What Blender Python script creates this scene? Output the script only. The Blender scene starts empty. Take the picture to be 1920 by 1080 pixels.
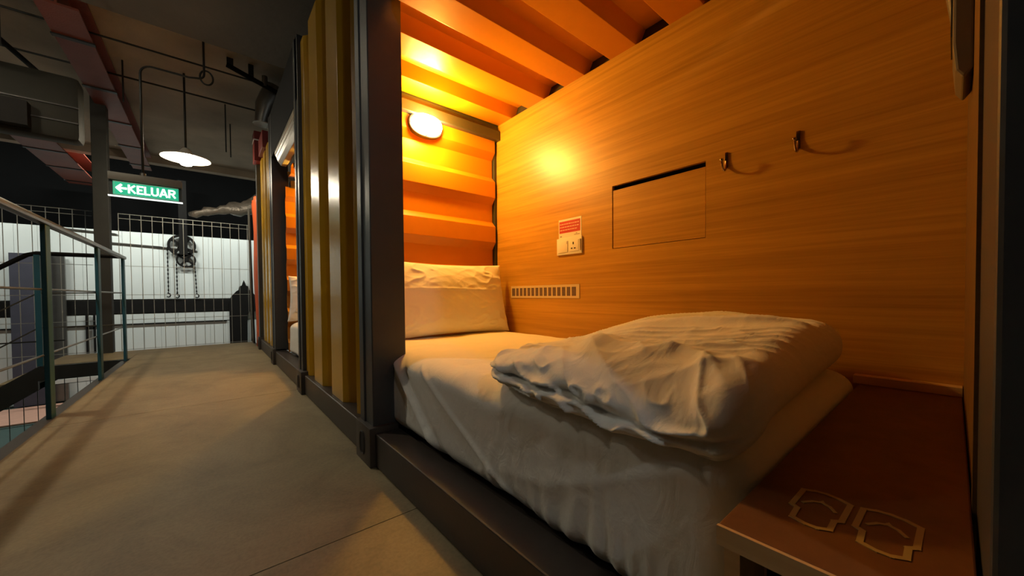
import bpy, bmesh, math, random
from mathutils import Vector, Matrix, noise
random.seed(7)
R = math.radians
S = bpy.context.scene
COL = S.collection

# ------------------------------------------------------------------ camera
F_PX = 685.0
CAM_H = 0.70
yaw, pitch, roll = R(39.6), R(-1.13), R(0.5)
fw = Vector((math.sin(yaw)*math.cos(pitch), math.cos(yaw)*math.cos(pitch), math.sin(pitch)))
r0 = Vector((math.cos(yaw), -math.sin(yaw), 0)); u0 = r0.cross(fw)
rv = r0*math.cos(roll) - u0*math.sin(roll); uv = u0*math.cos(roll) + r0*math.sin(roll)
cd = bpy.data.cameras.new('camera'); cam = bpy.data.objects.new('camera', cd); COL.objects.link(cam)
cd.sensor_width = 36; cd.lens = F_PX/1920*36; cd.clip_start = 0.02; cd.shift_y = 25/1920
cam.matrix_world = Matrix(((rv.x, uv.x, -fw.x, 0), (rv.y, uv.y, -fw.y, 0), (rv.z, uv.z, -fw.z, CAM_H), (0, 0, 0, 1)))
S.camera = cam
S.view_settings.view_transform = 'Standard'; S.view_settings.look = 'None'
S.view_settings.exposure = 0.0; S.view_settings.gamma = 1.0; S.view_settings.use_curve_mapping = False

# ------------------------------------------------------------------ world
w = bpy.data.worlds.new('world'); S.world = w; w.use_nodes = True
w.node_tree.nodes['Background'].inputs[0].default_value = (0.9, 0.8, 0.65, 1)
w.node_tree.nodes['Background'].inputs[1].default_value = 0.004

# light levels
WARM = (1.0, 0.54, 0.035)          # pod bulkhead lamps
POD_GLOW = 130.0
POD_W = 30.0
PEND = (1.0, 0.89, 0.67)          # pendants over the walkway
HALL = (0.94, 1.0, 0.93)          # added tubes over the white partition

def lamp(name, kind, loc, power, color, size=0.05, rot=None, sy=None, parent=None, spot=None):
    d = bpy.data.lights.new(name, kind); d.energy = power; d.color = color
    if kind == 'AREA':
        d.shape = 'RECTANGLE'; d.size = size; d.size_y = sy or size
    else:
        d.shadow_soft_size = size
    if spot: d.spot_size = spot; d.spot_blend = 0.6
    o = bpy.data.objects.new(name, d); COL.objects.link(o)
    if parent:
        o.parent = parent; o.location = Vector(loc) - parent.location
    else: o.location = loc
    if rot: o.rotation_euler = rot
    return o

# ------------------------------------------------------------------ materials
def base_mat(name):
    m = bpy.data.materials.new(name); m.use_nodes = True
    nt = m.node_tree; b = nt.nodes['Principled BSDF']
    return m, nt, b
def mat(name, col, rough=0.5, metal=0.0, var=0.12, scale=8.0, bump=0.0, bscale=60.0, coat=0.0, sheen=0.0, rvar=0.0, spec=None):
    m, nt, b = base_mat(name)
    tc = nt.nodes.new('ShaderNodeTexCoord')
    n = nt.nodes.new('ShaderNodeTexNoise'); n.inputs['Scale'].default_value = scale; n.inputs['Detail'].default_value = 5
    nt.links.new(tc.outputs['Object'], n.inputs['Vector'])
    mx = nt.nodes.new('ShaderNodeMix'); mx.data_type = 'RGBA'
    mx.inputs[6].default_value = (*[c*(1-var) for c in col], 1); mx.inputs[7].default_value = (*[min(1, c*(1+var)) for c in col], 1)
    nt.links.new(n.outputs['Fac'], mx.inputs[0]); nt.links.new(mx.outputs[2], b.inputs['Base Color'])
    b.inputs['Roughness'].default_value = rough; b.inputs['Metallic'].default_value = metal
    b.inputs['Coat Weight'].default_value = coat; b.inputs['Sheen Weight'].default_value = sheen
    if spec is not None: b.inputs['Specular IOR Level'].default_value = spec
    if rvar:
        mr = nt.nodes.new('ShaderNodeMapRange'); mr.inputs[3].default_value = rough-rvar; mr.inputs[4].default_value = rough+rvar
        nt.links.new(n.outputs['Fac'], mr.inputs[0]); nt.links.new(mr.outputs[0], b.inputs['Roughness'])
    if bump:
        n2 = nt.nodes.new('ShaderNodeTexNoise'); n2.inputs['Scale'].default_value = bscale; n2.inputs['Detail'].default_value = 6
        nt.links.new(tc.outputs['Object'], n2.inputs['Vector'])
        bp = nt.nodes.new('ShaderNodeBump'); bp.inputs['Strength'].default_value = bump; bp.inputs['Distance'].default_value = 0.01
        nt.links.new(n2.outputs['Fac'], bp.inputs['Height']); nt.links.new(bp.outputs[0], b.inputs['Normal'])
    return m
def wood_mat(name, c1, c2, grain=(45, 0.9, 45), rough=0.32):
    m, nt, b = base_mat(name)
    tc = nt.nodes.new('ShaderNodeTexCoord'); mp = nt.nodes.new('ShaderNodeMapping'); mp.inputs['Scale'].default_value = grain
    nt.links.new(tc.outputs['Object'], mp.inputs[0])
    n = nt.nodes.new('ShaderNodeTexNoise'); n.inputs['Scale'].default_value = 1.0; n.inputs['Detail'].default_value = 8; n.inputs['Roughness'].default_value = 0.65; n.inputs['Distortion'].default_value = 0.4
    nt.links.new(mp.outputs[0], n.inputs['Vector'])
    mp2 = nt.nodes.new('ShaderNodeMapping'); mp2.inputs['Scale'].default_value = tuple(g*0.22 for g in grain)
    nt.links.new(tc.outputs['Object'], mp2.inputs[0])
    n2 = nt.nodes.new('ShaderNodeTexNoise'); n2.inputs['Scale'].default_value = 1.0; n2.inputs['Detail'].default_value = 3; n2.inputs['Distortion'].default_value = 1.0
    nt.links.new(mp2.outputs[0], n2.inputs['Vector'])
    ad = nt.nodes.new('ShaderNodeMath'); ad.operation = 'MULTIPLY_ADD'; ad.inputs[1].default_value = 0.5
    nt.links.new(n.outputs['Fac'], ad.inputs[0])
    ml = nt.nodes.new('ShaderNodeMath'); ml.operation = 'MULTIPLY'; ml.inputs[1].default_value = 0.5
    nt.links.new(n2.outputs['Fac'], ml.inputs[0]); nt.links.new(ml.outputs[0], ad.inputs[2])
    cr = nt.nodes.new('ShaderNodeValToRGB'); cr.color_ramp.elements[0].position = 0.36; cr.color_ramp.elements[0].color = (*c1, 1)
    cr.color_ramp.elements[1].position = 0.62; cr.color_ramp.elements[1].color = (*c2, 1)
    nt.links.new(ad.outputs[0], cr.inputs[0]); nt.links.new(cr.outputs[0], b.inputs['Base Color'])
    b.inputs['Roughness'].default_value = rough
    bp = nt.nodes.new('ShaderNodeBump'); bp.inputs['Strength'].default_value = 0.05; bp.inputs['Distance'].default_value = 0.003
    nt.links.new(n.outputs['Fac'], bp.inputs['Height']); nt.links.new(bp.outputs[0], b.inputs['Normal'])
    return m
def emit(name, col, strength):
    m, nt, b = base_mat(name)
    b.inputs['Base Color'].default_value = (*col, 1); b.inputs['Emission Color'].default_value = (*col, 1)
    b.inputs['Emission Strength'].default_value = strength
    return m
def cloth_mat(name, col):
    m, nt, b = base_mat(name)
    tc = nt.nodes.new('ShaderNodeTexCoord')
    b.inputs['Base Color'].default_value = (*col, 1); b.inputs['Roughness'].default_value = 0.85
    b.inputs['Sheen Weight'].default_value = 0.15; b.inputs['Specular IOR Level'].default_value = 0.2
    mp = nt.nodes.new('ShaderNodeMapping'); mp.inputs['Scale'].default_value = (9, 22, 14); mp.inputs['Rotation'].default_value = (0.3, 0.2, 0.5)
    nt.links.new(tc.outputs['Object'], mp.inputs[0])
    n = nt.nodes.new('ShaderNodeTexNoise'); n.inputs['Scale'].default_value = 1.0; n.inputs['Detail'].default_value = 4; n.inputs['Distortion'].default_value = 0.8
    nt.links.new(mp.outputs[0], n.inputs['Vector'])
    n2 = nt.nodes.new('ShaderNodeTexNoise'); n2.inputs['Scale'].default_value = 700; nt.links.new(tc.outputs['Object'], n2.inputs['Vector'])
    b1 = nt.nodes.new('ShaderNodeBump'); b1.inputs['Strength'].default_value = 0.35; b1.inputs['Distance'].default_value = 0.012
    nt.links.new(n.outputs['Fac'], b1.inputs['Height'])
    b2 = nt.nodes.new('ShaderNodeBump'); b2.inputs['Strength'].default_value = 0.12; b2.inputs['Distance'].default_value = 0.001
    nt.links.new(n2.outputs['Fac'], b2.inputs['Height']); nt.links.new(b1.outputs[0], b2.inputs['Normal'])
    nt.links.new(b2.outputs[0], b.inputs['Normal'])
    return m

M = {}
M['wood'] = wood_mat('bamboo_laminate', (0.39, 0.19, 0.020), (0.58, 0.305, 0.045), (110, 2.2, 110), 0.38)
M['dimmed_footwood'] = wood_mat('shade_darkened_foot_laminate', (0.11, 0.055, 0.010), (0.17, 0.088, 0.02), (60, 1.6, 60), 0.5)  # side panel wood made darker: falloff towards the frame edge painted into the colour
M['shelf'] = wood_mat('red_brown_laminate', (0.12, 0.046, 0.014), (0.17, 0.068, 0.021), (25, 25, 25), 0.5)
M['edge'] = wood_mat('wood_edge', (0.50, 0.31, 0.13), (0.66, 0.43, 0.20), (40, 2, 40), 0.5)
M['orange'] = mat('orange_paint', (0.56, 0.205, 0.010), 0.34, var=0.04, bump=0.05, bscale=25)
M['mustard'] = mat('mustard_paint', (0.55, 0.30, 0.012), 0.27, var=0.08, bump=0.06, bscale=30, spec=0.6)
M['char'] = mat('charcoal_paint', (0.046, 0.047, 0.048), 0.42, var=0.15, bump=0.06, bscale=40)
M['sill'] = mat('brown_black_paint', (0.042, 0.033, 0.027), 0.42, var=0.2, bump=0.05)
M['black'] = mat('black_paint', (0.010, 0.009, 0.008), 0.85, spec=0.15)
M['teal'] = mat('teal_paint', (0.022, 0.105, 0.15), 0.42, var=0.2)
M['steel'] = mat('grey_steel', (0.22, 0.21, 0.19), 0.35, 0.8, var=0.15)
M['darksteel'] = mat('dark_steel', (0.035, 0.037, 0.036), 0.45, 0.3, var=0.2)
M['chrome'] = mat('worn_chrome', (0.35, 0.26, 0.18), 0.2, 1.0)
M['galv'] = mat('galvanised_wire', (0.50, 0.52, 0.50), 0.45, 0.2)
M['sheet'] = cloth_mat('white_cotton', (0.80, 0.79, 0.75))
M['white'] = mat('white_panel', (0.70, 0.73, 0.70), 0.55, var=0.05, scale=1.5)
M['plastic'] = mat('white_plastic', (0.78, 0.74, 0.68), 0.35, var=0.02)
M['plasticgrey'] = mat('grey_plastic', (0.06, 0.065, 0.06), 0.4, var=0.05)
M['hole'] = mat('dark_hole', (0.01, 0.008, 0.006), 0.8)
M['ventback'] = mat('vent_filter', (0.13, 0.085, 0.08), 0.8, var=0.3, scale=60)
M['red'] = mat('red_print', (0.50, 0.03, 0.025), 0.5, var=0.03)
M['pinkprint'] = mat('pale_print', (0.75, 0.45, 0.40), 0.5, var=0.03)
M['brownprint'] = mat('brown_print', (0.20, 0.11, 0.08), 0.5)
M['redbeam'] = mat('red_oxide_paint', (0.24, 0.055, 0.03), 0.5, var=0.45, scale=2.5, bump=0.3, bscale=90)
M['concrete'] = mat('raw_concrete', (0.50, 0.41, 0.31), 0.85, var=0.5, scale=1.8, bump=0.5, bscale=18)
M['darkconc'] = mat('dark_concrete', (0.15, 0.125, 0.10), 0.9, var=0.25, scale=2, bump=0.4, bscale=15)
M['void'] = mat('dark_void', (0.004, 0.004, 0.004), 0.95, spec=0.0)
M['unit'] = mat('brownish_grey_plastic', (0.16, 0.13, 0.08), 0.45, var=0.05)  # even brownish grey for the wall unit
M['duct'] = mat('olive_duct', (0.026, 0.024, 0.015), 0.7, var=0.2, scale=4)
M['purple'] = mat('purple_grey', (0.055, 0.053, 0.075), 0.7, var=0.15)
M['terra'] = mat('terracotta_floor', (0.60, 0.33, 0.24), 0.6, var=0.15)
M['tealfloor'] = mat('teal_floor', (0.045, 0.085, 0.075), 0.6, var=0.2, scale=3)
M['orangecloth'] = mat('orange_red_tarpaulin', (0.70, 0.12, 0.03), 0.45, var=0.1)
M['greycloth'] = mat('grey_curtain', (0.16, 0.15, 0.13), 0.8, var=0.2)
M['redpaint'] = mat('dark_red_paint', (0.20, 0.025, 0.02), 0.4)
M['foil'] = mat('silver_foil', (0.55, 0.50, 0.44), 0.35, 0.35, var=0.4, scale=14, bump=1.0, bscale=30)
M['beige'] = mat('beige_metal', (0.42, 0.37, 0.28), 0.4, var=0.08)
M['enamel'] = mat('white_enamel', (0.80, 0.76, 0.68), 0.3, var=0.02)
M['bulb'] = emit('pendant_bulb_glow', (1.0, 0.90, 0.70), 40)
M['podglass'] = emit('bulkhead_glass_glow', (1.0, 0.66, 0.24), POD_GLOW)
M['signgreen'] = emit('sign_green', (0.01, 0.36, 0.20), 0.95)
M['signwhite'] = emit('sign_white', (0.85, 0.95, 0.92), 1.25)
M['tube'] = emit('added_tube_glow', HALL, 8)

def floor_mat():
    m, nt, b = base_mat('tan_concrete_floor')
    tc = nt.nodes.new('ShaderNodeTexCoord')
    n = nt.nodes.new('ShaderNodeTexNoise'); n.inputs['Scale'].default_value = 2.2; n.inputs['Detail'].default_value = 10; n.inputs['Roughness'].default_value = 0.75; n.inputs['Distortion'].default_value = 0.6
    nt.links.new(tc.outputs['Object'], n.inputs['Vector'])
    n2 = nt.nodes.new('ShaderNodeTexNoise'); n2.inputs['Scale'].default_value = 90; n2.inputs['Detail'].default_value = 4
    nt.links.new(tc.outputs['Object'], n2.inputs['Vector'])
    cr = nt.nodes.new('ShaderNodeValToRGB'); cr.color_ramp.elements[0].position = 0.3; cr.color_ramp.elements[0].color = (0.17, 0.125, 0.064, 1)
    cr.color_ramp.elements[1].position = 0.7; cr.color_ramp.elements[1].color = (0.33, 0.26, 0.14, 1)
    nt.links.new(n.outputs['Fac'], cr.inputs[0])
    mx = nt.nodes.new('ShaderNodeMix'); mx.data_type = 'RGBA'; mx.blend_type = 'MULTIPLY'; mx.inputs[0].default_value = 0.5
    nt.links.new(cr.outputs[0], mx.inputs[6])
    cr2 = nt.nodes.new('ShaderNodeValToRGB'); cr2.color_ramp.elements[0].position = 0.35; cr2.color_ramp.elements[0].color = (0.72, 0.72, 0.72, 1); cr2.color_ramp.elements[1].position = 0.6
    nt.links.new(n2.outputs['Fac'], cr2.inputs[0]); nt.links.new(cr2.outputs[0], mx.inputs[7])
    nt.links.new(mx.outputs[2], b.inputs['Base Color'])
    b.inputs['Roughness'].default_value = 0.62
    bp = nt.nodes.new('ShaderNodeBump'); bp.inputs['Strength'].default_value = 0.25; bp.inputs['Distance'].default_value = 0.003
    nt.links.new(n2.outputs['Fac'], bp.inputs['Height']); nt.links.new(bp.outputs[0], b.inputs['Normal'])
    return m
M['floor'] = floor_mat()

# ------------------------------------------------------------------ helpers
def tag(o, label=None, cat=None, group=None, kind=None):
    if label: o['label'] = label
    if cat: o['category'] = cat
    if group: o['group'] = group
    if kind: o['kind'] = kind
    return o
def thing(name, label, cat, loc, group=None):
    o = bpy.data.objects.new(name, None); COL.objects.link(o); o.location = loc
    o.empty_display_size = 0.1
    return tag(o, label, cat, group)
def root_loc(p):
    while p.parent: p = p.parent
    return p.location.copy()

class MB:
    def __init__(s): s.bm = bmesh.new()
    def box(s, x0, x1, y0, y1, z0, z1, bev=0.0):
        t = bmesh.new() if bev else s.bm
        vs = [t.verts.new((x, y, z)) for x in (x0, x1) for y in (y0, y1) for z in (z0, z1)]
        for f in ((0, 1, 3, 2), (4, 6, 7, 5), (0, 4, 5, 1), (2, 3, 7, 6), (0, 2, 6, 4), (1, 5, 7, 3)):
            t.faces.new([vs[i] for i in f])
        if bev:
            bmesh.ops.recalc_face_normals(t, faces=t.faces)
            bmesh.ops.bevel(t, geom=list(t.edges), offset=bev, segments=2, profile=0.6, affect='EDGES')
            s.merge(t)
        return s
    def merge(s, t, mtx=None):
        if mtx: bmesh.ops.transform(t, matrix=mtx, verts=t.verts)
        me = bpy.data.meshes.new('tmp'); t.to_mesh(me); t.free(); s.bm.from_mesh(me); bpy.data.meshes.remove(me)
        return s
    def tube(s, pts, r, n=10, cap=True, closed=False):
        pts = [Vector(p) for p in pts]; rings = []
        k = len(pts)
        rr = r if isinstance(r, (list, tuple)) else [r]*k
        prev = None
        for i, p in enumerate(pts):
            if closed: d = pts[(i+1) % k]-pts[i-1]
            else: d = (pts[min(i+1, k-1)]-pts[max(i-1, 0)])
            d.normalize()
            if prev is None:
                a = Vector((0, 0, 1)) if abs(d.z) < 0.9 else Vector((1, 0, 0))
                a = (a-d*a.dot(d)).normalized()
            else: a = (prev-d*prev.dot(d)).normalized()
            prev = a; b = d.cross(a)
            rings.append([s.bm.verts.new(p+rr[i]*(a*math.cos(2*math.pi*j/n)+b*math.sin(2*math.pi*j/n))) for j in range(n)])
        for i in range(k if closed else k-1):
            A, B = rings[i], rings[(i+1) % k]
            for j in range(n): s.bm.faces.new((A[j], A[(j+1) % n], B[(j+1) % n], B[j]))
        if cap and not closed:
            s.bm.faces.new(rings[0][::-1]); s.bm.faces.new(rings[-1])
        return s
    def lathe(s, prof, c, n=32, cap=True):
        c = Vector(c); rings = []
        for r, z in prof:
            rings.append([s.bm.verts.new(c+Vector((r*math.cos(2*math.pi*j/n), r*math.sin(2*math.pi*j/n), z))) for j in range(n)])
        for A, B in zip(rings, rings[1:]):
            for j in range(n): s.bm.faces.new((A[j], A[(j+1) % n], B[(j+1) % n], B[j]))
        if cap:
            s.bm.faces.new(rings[0]); s.bm.faces.new(rings[-1])
        return s
    def extrude_poly(s, poly, axis, a0, a1):
        # poly: list of 2D points in the plane normal to axis, extruded from a0 to a1
        def P(u, v, a):
            return {'x': (a, u, v), 'y': (u, a, v), 'z': (u, v, a)}[axis]
        A = [s.bm.verts.new(P(u, v, a0)) for u, v in poly]; B = [s.bm.verts.new(P(u, v, a1)) for u, v in poly]
        n = len(poly)
        s.bm.faces.new(A); s.bm.faces.new(B[::-1])
        for i in range(n): s.bm.faces.new((A[i], B[i], B[(i+1) % n], A[(i+1) % n]))
        return s
    def sheetpoly(s, line, th, axis, a0, a1, side=1):
        # thick corrugated sheet from an open 2D polyline
        off = []
        for i, p in enumerate(line):
            d = Vector(line[min(i+1, len(line)-1)])-Vector(line[max(i-1, 0)]); d.normalize()
            off.append((p[0]-d.y*th*side, p[1]+d.x*th*side))
        def P(u, v, a):
            return {'x': (a, u, v), 'y': (u, a, v), 'z': (u, v, a)}[axis]
        n = len(line)
        V = [[s.bm.verts.new(P(*q, a)) for q in ln] for ln in (line, off) for a in (a0, a1)]
        f0, f1, b0, b1 = V
        for i in range(n-1):
            s.bm.faces.new((f0[i], f0[i+1], f1[i+1], f1[i])); s.bm.faces.new((b0[i], b1[i], b1[i+1], b0[i+1]))
            s.bm.faces.new((f0[i], b0[i], b0[i+1], f0[i+1])); s.bm.faces.new((f1[i], f1[i+1], b1[i+1], b1[i]))
        s.bm.faces.new((f0[0], f1[0], b1[0], b0[0])); s.bm.faces.new((f0[-1], b0[-1], b1[-1], f1[-1]))
        return s
    def build(s, name, m, parent=None, loc=None, smooth=False, label=None, bevel=0.0):
        bm = s.bm
        bmesh.ops.recalc_face_normals(bm, faces=bm.faces)
        if parent is not None: off = root_loc(parent)
        elif loc is not None: off = Vector(loc)
        else:
            xs = [v.co for v in bm.verts]
            off = Vector(((min(c.x for c in xs)+max(c.x for c in xs))/2, (min(c.y for c in xs)+max(c.y for c in xs))/2, min(c.z for c in xs)))
        for v in bm.verts: v.co -= off
        me = bpy.data.meshes.new(name); bm.to_mesh(me); bm.free()
        me.materials.append(m)
        o = bpy.data.objects.new(name, me); COL.objects.link(o)
        if parent is not None: o.parent = parent
        else: o.location = off
        if smooth:
            for p in me.polygons: p.use_smooth = True
            if smooth != 'all':
                me.set_sharp_from_angle(angle=R(smooth if smooth is not True else 35))
        if bevel:
            md = o.modifiers.new('bevel', 'BEVEL'); md.width = bevel; md.segments = 2; md.limit_method = 'ANGLE'
        if label: o['label'] = label
        return o
def B(*a, **k): return MB().box(*a, **k)
def struct(name, mb, m, **k):
    o = mb.build(name, m, **k); o['kind'] = 'structure'; return o

def roundbox(nx, ny, nz, f):
    """dense cube surface; f maps unit coords (u,v,w) to a world point"""
    bm = bmesh.new(); cache = {}
    def V(i, j, k):
        key = (i, j, k)
        if key not in cache: cache[key] = bm.verts.new(f(i/nx, j/ny, k/nz))
        return cache[key]
    for k in (0, nz):
        for i in range(nx):
            for j in range(ny): bm.faces.new((V(i, j, k), V(i+1, j, k), V(i+1, j+1, k), V(i, j+1, k)))
    for j in (0, ny):
        for i in range(nx):
            for k in range(nz): bm.faces.new((V(i, j, k), V(i+1, j, k), V(i+1, j, k+1), V(i, j, k+1)))
    for i in (0, nx):
        for j in range(ny):
            for k in range(nz): bm.faces.new((V(i, j, k), V(i, j+1, k), V(i, j+1, k+1), V(i, j, k+1)))
    o = MB(); o.bm.free(); o.bm = bm
    return o
def rnd(p, lo, hi, r):
    q = Vector([min(max(p[a], lo[a]+r[a]), hi[a]-r[a]) for a in range(3)])
    d = Vector([(p[a]-q[a])/r[a] for a in range(3)])
    if d.length > 1e-9:
        m_ = max(abs(d.x), abs(d.y), abs(d.z)); d = d.normalized()*m_
    return q+Vector([d[a]*r[a] for a in range(3)])
def nz(x, y, z): return noise.noise(Vector((x, y, z)))
def ridge(x, y, z, p=3.0): return (1-abs(noise.noise(Vector((x, y, z)))))**p

F = 0.506          # plane of the pod fronts

# ------------------------------------------------------------------ setting: walkway
g = MB().box(-0.71, F+0.02, -3.2, 1.115, -0.16, 0).box(-0.71, F+0.02, 1.119, 3.118, -0.16, 0).box(-0.71, F+0.02, 3.122, 6.9, -0.16, 0)
struct('floor', g, M['floor'], loc=(0, 0, 0))
struct('floor_landing', B(-1.37, -0.712, 6.02, 6.9, -0.03, 0.0), M['floor'], loc=(0, 0, 0))
struct('trim_1', MB().box(-0.78, -0.712, -3.2, 6.0, -0.16, -0.012), M['sill'], loc=(0, 0, 0))
struct('trim_2', MB().box(-1.37, -0.712, 5.96, 6.02, -0.15, -0.004), M['darksteel'], loc=(0, 0, 0))
struct('floor_lower', B(-5.5, 4, -3.2, 12.0, -1.6, -1.5), M['tealfloor'], loc=(0, 0, 0))
struct('floor_lower_strip', B(-5.4, 0.4, 10.3, 11.75, -1.497, -1.47), M['terra'], loc=(0, 0, 0))
# ceiling: dark near soffit, rough concrete, far downstand, black void beyond
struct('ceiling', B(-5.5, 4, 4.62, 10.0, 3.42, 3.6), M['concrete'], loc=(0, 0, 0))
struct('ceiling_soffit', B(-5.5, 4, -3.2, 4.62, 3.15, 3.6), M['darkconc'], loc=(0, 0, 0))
struct('trim_3', B(-5.5, 4, 9.8, 9.98, 3.28, 3.42), M['concrete'], loc=(0, 0, 0))
struct('ceiling_far', B(-5.5, 4, 10.0, 12.6, 5.0, 5.1), M['void'], loc=(0, 0, 0))
struct('wall_back', B(-5.5, 4, 12.45, 12.6, -1.6, 5.0), M['void'], loc=(0, 0, 0))
struct('wall_left', B(-5.6, -5.5, -3.2, 12.6, -1.6, 5.0), M['void'], loc=(0, 0, 0))
struct('wall_front', B(-5.5, 4, -3.3, -3.2, -1.6, 3.6), M['void'], loc=(0, 0, 0))
struct('wall_right', B(2.6, 2.7, -3.2, 12.6, -1.6, 5.0), M['void'], loc=(0, 0, 0))

# white partition far behind the fence: panels with seams and a black band
g = MB()
xs = [-5.4+0.3*i for i in range(27)]
for a, b in zip(xs, xs[1:]):
    g.box(a+0.002, b-0.002, 12.0, 12.1, 0.66, 2.2)
    g.box(a+0.002, b-0.002, 12.0, 12.1, -1.46, 0.075)
for a in [-5.4+1.2*i for i in range(7)]:
    g.box(a+0.003, a+1.197, 12.0, 12.1, 0.10, 0.32)
g.box(-5.4, 2.4, 12.06, 12.1, -1.5, 2.2)
struct('wall_partition', g, M['white'], loc=(0, 12, -1.5))
struct('trim_4', B(-5.4, 2.4, 11.985, 12.06, 0.345, 0.635), M['black'], loc=(0, 12, 0.345))
struct('trim_5', B(-5.4, 0.33, 11.97, 12.0, 0.07, 0.095), M['black'], loc=(0, 12, 0.07))

# ------------------------------------------------------------------ container pods
def zprofile(z0, z1, y_out, depth, top=1.178, per=0.316):
    """horizontal corrugation, list of (y,z): outer face toward -Y"""
    pts = []
    k = math.floor((z0-top)/per)-1
    z = z0
    def yat(z):
        t = (z-top) % per        # 0..per above an outer top
        if t < 0.037: return y_out+depth*t/0.037
        if t < 0.037+0.12: return y_out+depth
        if t < 0.037+0.12+0.049: return y_out+depth*(1-(t-0.157)/0.049)
        return y_out
    cuts = set([z0, z1])
    for kk in range(-6, 6):
        for t in (0, 0.037, 0.157, 0.206):
            zz = top+kk*per+t
            if z0 < zz < z1: cuts.add(zz)
    return [(yat(c if c < z1 else z1-1e-4), c) for c in sorted(cuts)]
def casting(y0, y1, parent):
    g = MB().box(F-0.022, F+0.1, y0, y1, 0.0, 0.162, bev=0.006)
    o = g.build('corner_casting', M['sill'], parent, smooth=True)
    # oval hole rim and dark slot
    yc = (y0+y1)/2
    pts = []
    for i in range(20):
        a = 2*math.pi*i/20
        pts.append((F-0.023, yc+0.026*math.copysign(abs(math.cos(a))**0.6, math.cos(a)), 0.083+0.046*math.copysign(abs(math.sin(a))**0.75, math.sin(a))))
    h = MB(); h.extrude_poly([(p[1], p[2]) for p in pts], 'x', F-0.0235, F-0.0215)
    h.build('slot', M['hole'], o)
    MB().tube(pts, 0.004, 6, closed=True).build('slot_rim', M['sill'], o, smooth=True)
    return o
def post(y0, y1, parent, z1=2.55, x1=0.65):
    g = MB().box(F, x1, y0, y1, 0.14, z1)
    g.box(F-0.006, F+0.02, y1-0.055, y1, 0.14, z1)
    return g.build('corner_post', M['char'], parent, bevel=0.004)
def rail(y0, y1, parent):
    g = MB().box(F, F+0.105, y0, y1, 0.005, 0.138)
    return g.build('bottom_rail', M['sill'], parent, bevel=0.005)
def corr_panel(starts, w_, y0, y1, parent, z1=2.5, xo=0.53, dep=0.058, th=0.004):
    line = [(xo+dep, y0)]
    for s_ in starts:
        if s_-0.065 > y0: line += [(xo+dep, s_-0.065)]
        line += [(xo, s_), (xo, s_+w_)]
        if s_+w_+0.065 < y1: line += [(xo+dep, s_+w_+0.065)]
    line += [(line[-1][0], y1)]
    # drop duplicates
    l2 = [line[0]]
    for p in line[1:]:
        if (p[0]-l2[-1][0])**2+(p[1]-l2[-1][1])**2 > 1e-8 and p[1] >= l2[-1][1]: l2.append(p)
    g = MB().sheetpoly(l2, th, 'z', 0.138, z1, side=-1)
    return g.build('corrugated_panel', M['mustard'], parent, bevel=0.003)
def roof(y0, y1, xa, xb, parent, edge=1.756, per=0.3125, zl=1.893, zh=1.958):
    cuts = []
    k0 = int((y0-edge)/per)-2
    pts = []
    def zat(y):
        t = (y-edge) % per
        # low from per-0.146 to per ; slopes .03
        lo0 = per-0.146
        if t < 0.035: return zl+(zh-zl)*t/0.035
        if t < lo0-0.035: return zh
        if t < lo0: return zh-(zh-zl)*(t-(lo0-0.035))/0.035
        return zl
    cuts = {y0, y1}
    for k in range(-12, 24):
        for t in (0, 0.035, per-0.146-0.035, per-0.146):
            y = edge+k*per+t
            if y0 < y < y1: cuts.add(y)
    line = [(y, zat(y if y < y1 else y1-1e-4)) for y in sorted(cuts)]
    g = MB().sheetpoly(line, 0.004, 'x', xa, xb, side=1)
    return g.build('roof_panel', M['orange'], parent, bevel=0.002)
def head_wall(y, xa, xb, parent, z0=0.14, z1=1.79):
    g = MB().sheetpoly(zprofile(z0, z1, y-0.036, 0.036), 0.004, 'x', xa, xb, side=-1)
    return g.build('head_wall_panel', M['orange'], parent, bevel=0.002)

pod = thing('container_pod', 'open-fronted charcoal and mustard container sleeping pod with orange ribbed interior, nearest', 'sleeping pod', (1.05, 1.05, 0), 'container sleeping pods in a row')
# front frame
o = MB().box(F, 0.78, -0.34, -0.022, 0.0, 2.55).build('corner_post', M['char'], pod, bevel=0.004)
post(1.51, 1.655, pod)
rail(-0.022, 1.505, pod); rail(1.66, 2.915, pod)
casting(1.49, 1.672, pod)
corr_panel([1.585, 2.044, 2.495, 2.885], 0.22, 1.655, 2.97, pod)
MB().box(F, 0.62, -0.02, 1.51, 2.1, 2.55).build('header_beam', M['black'], pod, bevel=0.004)
MB().box(F+0.1, 0.66, 1.655, 2.15, 1.9, 2.5).build('inner_lining', M['char'], pod)
# interior
MB().box(0.612, 1.66, -0.02, 2.14, 0.02, 0.118).build('pod_floor', M['sill'], pod)
head_wall(2.12, 0.60, 1.578, pod)
MB().box(0.56, 1.62, 2.045, 2.14, 1.782, 1.845).box(0.56, 1.62, 2.075, 2.14, 1.845, 1.9).build('top_rail', M['char'], pod, bevel=0.004, label='dark brown steel rail under the orange roof')
MB().box(1.583, 1.66, 2.098, 2.16, 0.14, 1.90).build('corner_strip', M['char'], pod)
roof(-0.05, 2.14, 0.60, 1.63, pod)
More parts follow.
